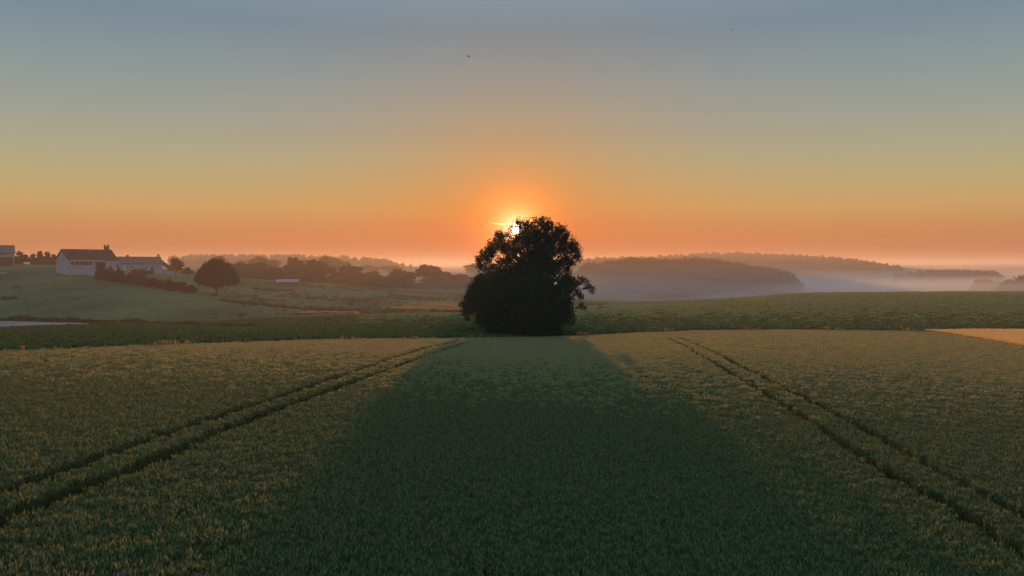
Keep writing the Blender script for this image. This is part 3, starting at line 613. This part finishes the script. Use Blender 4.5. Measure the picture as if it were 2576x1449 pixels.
# ------------------------------------------------------------------ buildings
MW = surf('white_render', (.27, .28, .34), (.35, .36, .42), .8, bump=.01)
MG = surf('grey_render', (.24, .24, .28), (.31, .31, .35), .9, bump=.01)
MR = surf('dark_roof_tiles', (.035, .028, .030), (.065, .050, .052), 2.5, spec=.0, bump=.03, stretch=(1, 1, 4))
MRG = surf('grey_roof', (.085, .078, .085), (.13, .12, .125), 1.5, spec=.0, bump=.02)
MTIN = surf('tin_roof', (.18, .20, .26), (.25, .28, .35), .8, .5, stretch=(4, 1, 1))
MDK = surf('dark_opening', (.02, .018, .018), (.05, .04, .04), 1.0)
MGL = surf('dark_glass', (.02, .022, .03), (.05, .05, .06), .5, .15, spec=.6)
MBR = surf('brick', (.16, .09, .07), (.24, .14, .10), 3)
MTR = surf('white_trim', (.7, .7, .7), (.8, .8, .8), 2)
def house(name, label, px, d, theta, L, Wd, eave, ridge, wall_m, roof_m, windows=(), doors=(), chim=(), cat='house', base=None, over=.35, extra=None):
    """origin = the near left corner of the long wall; local x along the long wall, local y into the house"""
    x, y, z_ = at(px, d)
    if base is not None: z_ = -(base - HY) / F * d
    o = tag(empty(name, (x, y, z_), theta), label, cat)
    b = Bld(); s = -4.0                                        # the walls run down into the slope
    b.q(((0, 0, s), (L, 0, s), (L, 0, eave), (0, 0, eave))); b.q(((L, Wd, s), (0, Wd, s), (0, Wd, eave), (L, Wd, eave)))
    for xx in (0, L):
        b.q(((xx, 0, s), (xx, Wd, s), (xx, Wd, eave), (xx, 0, eave))); b.q(((xx, 0, eave), (xx, Wd, eave), (xx, Wd / 2 + .01, ridge), (xx, Wd / 2 - .01, ridge)))
    link('wall', b.mesh('wall', [wall_m]), o)
    b = Bld(); t = .16; sl = (ridge - eave) / (Wd / 2)
    for sg in (0, 1):
        ye = -over if sg == 0 else Wd + over; ze = eave - over * sl; ym = Wd / 2; A_ = [(-over, ye, ze), (L + over, ye, ze), (L + over, ym, ridge), (-over, ym, ridge)]
        B_ = [(p[0], p[1], p[2] + t) for p in A_]
        b.q(A_); b.q(B_)
        for i in range(4): j = (i + 1) % 4; b.q((A_[i], A_[j], B_[j], B_[i]))
    rf = link('roof', b.mesh('roof', [roof_m]), o)
    b = Bld(); b.box(-over, L + over, Wd / 2 - .12, Wd / 2 + .12, ridge + t - .02, ridge + t + .08); link('ridge_cap', b.mesh('ridge_cap', [roof_m]), rf)
    for (cx, cy, cw, ch, mm) in chim:
        b = Bld(); zb = eave + (ridge - eave) * (1 - abs(cy - Wd / 2) / (Wd / 2)); b.box(cx - cw / 2, cx + cw / 2, cy - cw / 2, cy + cw / 2, zb - .4, zb + ch); b.box(cx - cw / 2 - .06, cx + cw / 2 + .06, cy - cw / 2 - .06, cy + cw / 2 + .06, zb + ch, zb + ch + .1)
        link('chimney', b.mesh('chimney', [mm]), rf)
    for (wx_, wz, ww, wh, bars) in windows:
        b = Bld(); f = .08; b.box(wx_ - f, wx_ + ww + f, -.06, .02, wz - f, wz + .0); b.box(wx_ - f, wx_ + ww + f, -.06, .02, wz + wh, wz + wh + f * 2.2); b.box(wx_ - f, wx_, -.06, .02, wz, wz + wh); b.box(wx_ + ww, wx_ + ww + f, -.06, .02, wz, wz + wh)
        for k in range(bars): bx1 = wx_ + ww * (k + 1) / (bars + 1); b.box(bx1 - .03, bx1 + .03, -.05, .02, wz, wz + wh)
        w_ = link('window', b.mesh('window', [MTR]), o)
        b = Bld(); b.box(wx_, wx_ + ww, -.03, .03, wz, wz + wh); link('pane', b.mesh('pane', [MGL]), w_)
    for (dx, dw, dh) in doors:
        b = Bld(); b.box(dx, dx + dw, -.04, .03, -.3, dh); link('door', b.mesh('door', [MDK]), o)
    if extra: extra(o, L, Wd, eave, ridge)
    return o
def ext_main(o, L, Wd, e, r):
    b = Bld(); b.tube([(L * .56, Wd / 2 - .5, r - .5), (L * .56, Wd / 2 - .5, r + .75)], [.12, .12], 8); link('vent_pipe', b.mesh('vent_pipe', [MTR], True), o)
    b = Bld(); b.box(.3, 10.5, -.42, -.3, e - .42, e - .28); link('gutter', b.mesh('gutter', [MTR]), o)
house('white_house', 'long white house with a dark roof and a wide dark window band', 172, 240, R(52), 14.8, 9.0, 4.3, 7.3, MW, MR, windows=((.6, 2.35, 6.6, 1.35, 4), (7.9, 2.6, 1.6, 1.0, 1)), doors=((12.2, 1.1, 2.1),), base=687, extra=ext_main)
def ext_farm(o, L, Wd, e, r):
    # lean-to on the far gable end: a pale roof sloping down to the right
    b = Bld(); A_ = [(L, 0, e + 1.1), (L, Wd, e + 1.1), (L + 4.8, Wd, .6), (L + 4.8, 0, .6)]; B_ = [(p[0], p[1], p[2] + .14) for p in A_]
    b.q(A_); b.q(B_)
    for i in range(4): j = (i + 1) % 4; b.q((A_[i], A_[j], B_[j], B_[i]))
    b.box(L + .01, L + 4.5, .25, Wd - .25, -3, .55); link('lean_to', b.mesh('lean_to', [MTIN]), o)
    b = Bld(); b.tube([(1.4, -.5, -.5), (1.4, -.5, e - .2)], [.16, .16], 8); link('downpipe', b.mesh('downpipe', [MTR], True), o)
house('farmhouse', 'grey farmhouse with two chimneys and a sloping lean-to, right of the white house', 303, 285, R(38), 14.5, 8.0, 3.6, 5.9, MG, MRG, windows=((3.2, 1.5, 1.0, 1.2, 1), (8.2, 1.5, 1.0, 1.2, 1)), doors=((10.4, 1.0, 2.1),), chim=((3.2, 4.0, .8, .7, MBR), (14.0, 4.0, .65, 1.1, MBR)), base=687, extra=ext_farm)
house('barn', 'grey barn with a dark open front cut by the left picture edge', -92, 262, R(36), 14.5, 9, 4.6, 7.2, MG, MRG, cat='barn', base=670, doors=((7.5, 6.6, 3.2),))
house('shed', 'low shed with a pale blue tin roof under the treeline', 694, 372, R(14), 10.6, 4.2, .7, 1.9, MDK, MTIN, cat='shed', base=713.5, over=.1)
# a small white trailer on the skyline, a trough, and far white houses
def small(name, label, cat, px, d, base, dims, mat, roof=None, th=0.0, wheels=False):
    x, y, z_ = at(px, d); z_ = -(base - HY) / F * d if base else z_
    o = tag(empty(name, (x, y, z_), th), label, cat); a, b_, c = dims
    bm = bmesh.new(); bmesh.ops.create_cube(bm, size=1); bmesh.ops.scale(bm, vec=(a, b_, c), verts=bm.verts); bmesh.ops.translate(bm, vec=(0, 0, c / 2 + (.3 if wheels else 0)), verts=bm.verts)
    bmesh.ops.bevel(bm, geom=bm.edges[:], offset=min(dims) * .1, segments=2, affect='EDGES'); me = bpy.data.meshes.new('body'); bm.to_mesh(me); bm.free(); me.materials.append(mat)
    link('body', me, o)
    if wheels:
        for sx in (-.25, .25):
            for sy in (-1, 1):
                b = Bld(); b.tube([(sx * a, sy * (b_ / 2 - .1) - .06, .3), (sx * a, sy * (b_ / 2 - .1) + .06, .3)], [.3, .3], 12); link('wheel', b.mesh('wheel', [MDK], True), o)
    if roof:
        b = Bld(); e = .15
        b.q(((-a / 2 - e, -b_ / 2 - e, c), (a / 2 + e, -b_ / 2 - e, c), (a / 2 + e, 0, c + b_ * .4), (-a / 2 - e, 0, c + b_ * .4))); b.q(((-a / 2 - e, b_ / 2 + e, c), (a / 2 + e, b_ / 2 + e, c), (a / 2 + e, 0, c + b_ * .4), (-a / 2 - e, 0, c + b_ * .4)))
        for s in (-1, 1): b.q(((s * a / 2, -b_ / 2, c), (s * a / 2, b_ / 2, c), (s * a / 2, .01, c + b_ * .4), (s * a / 2, -.01, c + b_ * .4)))
        link('roof', b.mesh('roof', [roof]), o)
    return o
small('trailer', 'small white trailer between the barn and the white house', 'trailer', 100 / 1.4907, 256, 667, (1.6, 1.1, .7), MTR, th=.5, wheels=True)
small('water_tank', 'pale low water tank on the pasture at the left picture edge', 'water tank', 6, 238, 689, (1.9, 1.0, .45), MG, th=.3)
small('trough', 'long low dark feed trough on the lower meadow', 'trough', 897, 236, 782, (3.2, .8, .6), surf('old_wood', (.05, .04, .035), (.10, .08, .06), 3), th=.05)
small('far_house', 'tiny white house in the mist, right one of two', 'house', 2282, 960, 706, (9, 6, 3), MTR, MRG, .4).__setitem__('group', 'tiny houses in the misty valley')
small('far_house', 'tiny pale house in the mist, left one of two', 'house', 2254, 980, 706, (8, 6, 2.6), MW, MRG, .2).__setitem__('group', 'tiny houses in the misty valley')

# ------------------------------------------------------------------ cows (grazing)
COAT = surf('cow_coat', (.030, .018, .012), (.075, .042, .026), 1.5, .7)
def cow_mesh():
    J = [(0, 0, 1.02, .30), (-.55, 0, 1.05, .31), (-.95, 0, 1.08, .25), (.45, 0, 1.02, .33), (.85, 0, 1.08, .25), (1.15, 0, .90, .16), (1.40, 0, .58, .13), (1.52, 0, .36, .12), (1.60, 0, .18, .08),
         (-1.08, 0, 1.0, .05), (-1.13, 0, .55, .035), (1.36, .14, .66, .045), (1.36, -.14, .66, .045)]
    Ed = [(0, 1), (1, 2), (0, 3), (3, 4), (4, 5), (5, 6), (6, 7), (7, 8), (2, 9), (9, 10), (6, 11), (6, 12)]
    for sx, bx2, hock in ((.70, 3, 0), (-.80, 1, 1)):
        for sy in (-.19, .19):
            k = len(J); J += [(sx, sy, .78, .17), (sx + (.04 if not hock else -.12), sy, .45, .085), (sx, sy, .22, .06), (sx + .03, sy, .03, .065)]; Ed += [(bx2, k), (k, k + 1), (k + 1, k + 2), (k + 2, k + 3)]
    me = bpy.data.meshes.new('cow'); me.from_pydata([j[:3] for j in J], Ed, []); o = bpy.data.objects.new('cow_tmp', me); COL.objects.link(o)
    sk = o.modifiers.new('s', 'SKIN'); o.modifiers.new('ss', 'SUBSURF').levels = 2
    for v, j in zip(me.skin_vertices[0].data, J): v.radius = (j[3], j[3])
    me.skin_vertices[0].data[0].use_root = True
    dg = bpy.context.evaluated_depsgraph_get(); m2 = bpy.data.meshes.new_from_object(o.evaluated_get(dg)); m2.name = 'cow'; m2.materials.clear(); m2.materials.append(COAT)
    bpy.data.objects.remove(o); return m2
CM = cow_mesh()
for px, d, rz, lb, sc in ((40, 207, 0.2, 'dark cow grazing on the upper pasture near the left edge', .8), (765, 213, 2.6, 'small dark cow grazing on the lower meadow beside the low bush', .72)):
    o = link('cow', CM); o.location = at(px, d); o.rotation_euler = (0, 0, rz); o.scale = (sc,) * 3; tag(o, lb, 'cow', 'cows grazing on the pasture')

# ------------------------------------------------------------------ wind turbines, far away
MWT = surf('turbine_white', (.5, .5, .5), (.6, .6, .6), 1)
def turbine(px, base, top, d, rz, lb):
    k = d / F; x = (px - HX) * k; z_ = -(base - HY) * k; H = (base - top) * k * .62
    o = tag(empty('wind_turbine', (x, d, z_), rz), lb, 'wind turbine', 'wind turbines on the horizon')
    b = Bld(); b.tube([(0, 0, -20), (0, 0, 0), (0, 0, H)], [2.6, 2.6, 1.6], 10); link('tower', b.mesh('tower', [MWT], True), o)
    b = Bld(); b.box(-1.8, 1.8, -3, 5, H - 1.5, H + 2.2); link('nacelle', b.mesh('nacelle', [MWT]), o)
    for i in range(3):
        a = rz * 3 + i * 2.094; c, s = math.sin(a), math.cos(a); Lb = H * .6
        b = Bld(); b.tube([(0, -4, H), (c * Lb * .3, -4, H + s * Lb * .3), (c * Lb, -4, H + s * Lb)], [1.0, 1.5, .4], 6); link('blade', b.mesh('blade', [MWT], True), o)
for a in ((993.5, 663, 650.5, 2900, .3, 'faint turbine, leftmost of the four on the horizon'), (1016, 664.5, 655, 2900, .9, 'faint turbine, second from the left of four'), (1037, 666, 657, 2900, .5, 'turbine with a clear rotor, second from the right of four'), (1056.5, 667, 658, 2900, 1.4, 'turbine, rightmost of the four on the horizon')):
    turbine(*a)

# ------------------------------------------------------------------ birds
MB_ = surf('bird_dark', (.02, .02, .022), (.05, .05, .05), 10)
def bird(px, py, d, sc, rz, lb):
    b = Bld(); b.tube([(-.22, 0, 0), (-.14, 0, .01), (0, 0, .02), (.12, 0, .01), (.2, 0, .015), (.25, 0, 0)], [.012, .035, .06, .05, .032, .004], 8)
    o = link('bird', b.mesh('bird', [MB_], True)); o.location = ((px - HX) / F * d, d, -(py - HY) / F * d); o.rotation_euler = (.2, .6, rz); o.scale = (sc,) * 3; tag(o, lb, 'bird', 'birds in the sky')
    for s in (-1, 1):
        w = Bld(); P = [(.08, 0, .03), (.10, .22 * s, .14), (.0, .48 * s, .20), (-.10, .20 * s, .11), (-.08, 0, .03)]
        w.q((P[0], P[1], P[3], P[4])); w.q((P[1], P[2], P[2], P[3])); w.q([(p[0], p[1], p[2] - .012) for p in (P[0], P[1], P[3], P[4])])
        w.f[1] = w.f[1]; link('wing', w.mesh('wing', [MB_]), o)
    w = Bld(); w.q(((-.18, -.02, 0), (-.18, .02, 0), (-.34, .07, 0), (-.34, -.07, 0))); link('tail', w.mesh('tail', [MB_]), o)
bird(1178, 142, 75, .5, 1.2, 'dark bird high in the sky above the big tree')
bird(1840, 76, 64, .32, .3, 'tiny bird speck near the top of the sky at right')
# ------------------------------------------------------------------ contrail beside the sun
m, nt, out = nt_new('ice_cloud'); pv = N(nt, 'ShaderNodeVolumePrincipled'); pv.inputs['Color'].default_value = (1, .97, .9, 1); pv.inputs['Density'].default_value = .0030; pv.inputs['Anisotropy'].default_value = .80
nt.links.new(pv.outputs[0], out.inputs['Volume'])
b = Bld(); dC = 24000.0; P = []
for i in range(12):
    t = i / 11; P.append(((1229 + 56 * t - HX) / F * dC, dC + 300 * t, -(560 + 4.5 * t - HY) / F * dC))
b.tube(P, [4 + 22 * math.sin(math.pi * (.06 + t / 11 * .88)) ** 1.5 for t in range(12)], 10)
tag(link('contrail', b.mesh('contrail', [m], True)), 'short bright streak of cloud just left of the sun', 'cloud')

# ------------------------------------------------------------------ haze
HZ_TOP = 24.5; lowest = float(V[:, 2].min()) - 1.0
bm = bmesh.new(); bmesh.ops.create_cube(bm, size=1)
hx0, hx1, hy0, hy1 = -46000.0, 46000.0, -60.0, 17200.0
bmesh.ops.scale(bm, vec=(hx1 - hx0, hy1 - hy0, HZ_TOP - lowest), verts=bm.verts); bmesh.ops.translate(bm, vec=((hx0 + hx1) / 2, (hy0 + hy1) / 2, (HZ_TOP + lowest) / 2), verts=bm.verts)
me = bpy.data.meshes.new('haze'); bm.to_mesh(me); bm.free()
m, nt, out = nt_new('haze'); pv = N(nt, 'ShaderNodeVolumePrincipled')
HAZE_D, HAZE_G = .00042, .36
pv.inputs['Color'].default_value = (.84, .74, .70, 1); pv.inputs['Density'].default_value = HAZE_D; pv.inputs['Anisotropy'].default_value = HAZE_G
nt.links.new(pv.outputs[0], out.inputs['Volume']); me.materials.append(m)
tag(link('haze', me), 'thin sunset haze over the whole landscape', kind='stuff')
print('LOWEST', lowest, 'HIGHEST', float(V[:, 2].max()))

# a bank of mist lying in the valley at the right, thinning towards its edges
mist = tag(empty('mist', (420, 1020, -27)), 'pale low mist lying in the valley around the wooded knoll', kind='stuff')
m, nt, out = nt_new('mist'); pv = N(nt, 'ShaderNodeVolumePrincipled'); pv.inputs['Color'].default_value = (.94, .92, .92, 1); pv.inputs['Density'].default_value = .00062; pv.inputs['Anisotropy'].default_value = .3
nt.links.new(pv.outputs[0], out.inputs['Volume'])
m2 = m.copy(); m2.name = 'thin_mist'; m2.node_tree.nodes['Principled Volume'].inputs['Density'].default_value = .0011
m3 = m.copy(); m3.name = 'blue_mist'; m3.node_tree.nodes['Principled Volume'].inputs['Density'].default_value = .00042; m3.node_tree.nodes['Principled Volume'].inputs['Color'].default_value = (.74, .84, 1, 1); m3.node_tree.nodes['Principled Volume'].inputs['Anisotropy'].default_value = .0
for q in [(680 - 26 * i, 390 - 14 * i, 20.0 - 1.5 * i, 0, 20, 0) for i in range(9)] + [(300, 230, 10.5, -30, -640, 11), (275, 205, 9, -30, -640, 11), (250, 185, 7.5, -30, -640, 11), (225, 165, 6.0, -30, -640, 11)] + [(350, 215, 21, -280, -450, 7), (330, 190, 17, -280, -450, 7), (310, 170, 13, -280, -450, 7), (270, 180, 12, -510, -450, 11), (250, 160, 9.5, -510, -450, 11), (230, 140, 7, -510, -450, 11)]:
    rx_, ry_, rz_ = q[:3]
    bm = bmesh.new(); bmesh.ops.create_uvsphere(bm, u_segments=64, v_segments=32, radius=1); bmesh.ops.scale(bm, vec=(rx_, ry_, rz_), verts=bm.verts)
    bmesh.ops.translate(bm, vec=q[3:], verts=bm.verts)
    me = bpy.data.meshes.new('mist_layer'); bm.to_mesh(me); bm.free(); me.materials.append(m if q[3] == 0 else m2 if q[3] == -30 else m3); link('mist_layer', me, mist)

# ------------------------------------------------------------------ sky and sun
w = bpy.data.worlds.new('World'); S.world = w; w.use_nodes = True; nt = w.node_tree; bg = nt.nodes['Background']
tc = N(nt, 'ShaderNodeTexCoord'); nv_ = N(nt, 'ShaderNodeVectorMath', operation='NORMALIZE'); nt.links.new(tc.outputs['Generated'], nv_.inputs[0])
sp = N(nt, 'ShaderNodeSeparateXYZ'); nt.links.new(nv_.outputs[0], sp.inputs[0])
def mth(op, a, b=None):
    n_ = N(nt, 'ShaderNodeMath', operation=op)
    for i, q in enumerate((a, b)):
        if q is None: continue
        if isinstance(q, (int, float)): n_.inputs[i].default_value = q
        else: nt.links.new(q, n_.inputs[i])
    return n_.outputs[0]
el = mth('MULTIPLY', mth('ARCSINE', sp.outputs[2]), 180 / math.pi)            # elevation in degrees
SKY = [(-90, (.10, .07, .05)), (-2, (.30, .15, .10)), (0, (.40, .115, .040)), (1.05, (.46, .15, .050)), (2.3, (.53, .24, .085)), (4, (.55, .365, .14)), (5.7, (.47, .40, .20)), (8, (.375, .385, .265)), (10.1, (.31, .35, .30)), (13.4, (.225, .305, .325)), (16.6, (.160, .25, .315)), (30, (.22, .41, .56)), (90, (.29, .52, .72))]
pos = lambda e: (max(-1, min(1, math.copysign(abs(e / 90) ** .5, e))) + 1) / 2
t = mth('MULTIPLY', mth('ADD', mth('MULTIPLY', mth('SIGN', el), mth('POWER', mth('ABSOLUTE', mth('DIVIDE', el, 90.0)), .5)), 1.0), .5)
base = ramp(nt, t, [(pos(e), c) for e, c in SKY])
sd = Vector((math.sin(SUN_AZ) * math.cos(SUN_EL), math.cos(SUN_AZ) * math.cos(SUN_EL), math.sin(SUN_EL)))
dt = N(nt, 'ShaderNodeVectorMath', operation='DOT_PRODUCT'); nt.links.new(nv_.outputs[0], dt.inputs[0]); dt.inputs[1].default_value = sd
ang = mth('MULTIPLY', mth('ARCCOSINE', mth('MINIMUM', dt.outputs['Value'], 1.0)), 180 / math.pi)
def expo(scale, k):
    return mth('MULTIPLY', mth('POWER', math.e, mth('DIVIDE', ang, -k)), scale)
def rgb(a, b_, c_):
    n_ = N(nt, 'ShaderNodeCombineXYZ')
    for i_, q_ in enumerate((a, b_, c_)): nt.links.new(q_, n_.inputs[i_])
    return n_.outputs[0]
low = N(nt, 'ShaderNodeMix', data_type='RGBA', blend_type='MULTIPLY'); low.inputs[7].default_value = (1.02, .33, .0, 1); nt.links.new(base.outputs[0], low.inputs[6])
nt.links.new(mth('MULTIPLY', mth('POWER', math.e, mth('DIVIDE', mth('MAXIMUM', el, 0.0), -4.5)), mth('POWER', math.e, mth('DIVIDE', ang, -24.0))), low.inputs[0])
tint = rgb(mth('SUBTRACT', 1.0, expo(.04, 9.0)), mth('SUBTRACT', 1.0, expo(.50, 7.5)), mth('SUBTRACT', 1.0, expo(.85, 7.5)))
tm = N(nt, 'ShaderNodeVectorMath', operation='MULTIPLY'); nt.links.new(low.outputs[2], tm.inputs[0]); nt.links.new(tint, tm.inputs[1])
glow = rgb(mth('ADD', expo(2.6, 1.3), expo(.34, 8.5)), mth('ADD', expo(1.9, .85), expo(.105, 9.5)), mth('ADD', expo(1.4, .55), expo(.020, 8.5)))
ad = N(nt, 'ShaderNodeVectorMath', operation='ADD'); nt.links.new(tm.outputs[0], ad.inputs[0]); nt.links.new(glow, ad.inputs[1])
disc = mth('MULTIPLY', mth('LESS_THAN', ang, .33), 14.0)
dc = N(nt, 'ShaderNodeVectorMath', operation='SCALE'); dc.inputs[0].default_value = (1, .85, .6); nt.links.new(disc, dc.inputs['Scale'])
fin = N(nt, 'ShaderNodeVectorMath', operation='ADD'); nt.links.new(ad.outputs[0], fin.inputs[0]); nt.links.new(dc.outputs[0], fin.inputs[1])
nt.links.new(fin.outputs[0], bg.inputs[0]); bg.inputs[1].default_value = 1.0
w.cycles.sampling_method = 'MANUAL'; w.cycles.sample_map_resolution = 1024
ld = bpy.data.lights.new('sun', 'SUN'); ld.energy = 5.0; ld.angle = R(.55); ld.color = (1.0, .43, .12)
lo = bpy.data.objects.new('sun', ld); COL.objects.link(lo); lo.rotation_euler = sd.to_track_quat('Z', 'Y').to_euler(); lo.location = (0, 0, 30)

# ------------------------------------------------------------------ camera and render settings
c = bpy.data.cameras.new('camera'); c.sensor_width = 36; c.lens = 36 * F / 2576; c.shift_y = -(724.5 - HY) / 2576; c.clip_start = .1; c.clip_end = 90000
co = bpy.data.objects.new('camera', c); COL.objects.link(co); co.rotation_euler = (R(90), 0, 0); S.camera = co
S.view_settings.view_transform = 'Standard'; S.view_settings.look = 'None'; S.view_settings.exposure = 0; S.view_settings.gamma = 1
cy = S.cycles; cy.use_denoising = True; cy.max_bounces = 6; cy.diffuse_bounces = 2; cy.transmission_bounces = 4; cy.volume_bounces = 1; cy.transparent_max_bounces = 8
cy.sample_clamp_indirect = 4; cy.caustics_reflective = False; cy.caustics_refractive = False; cy.volume_max_steps = 64
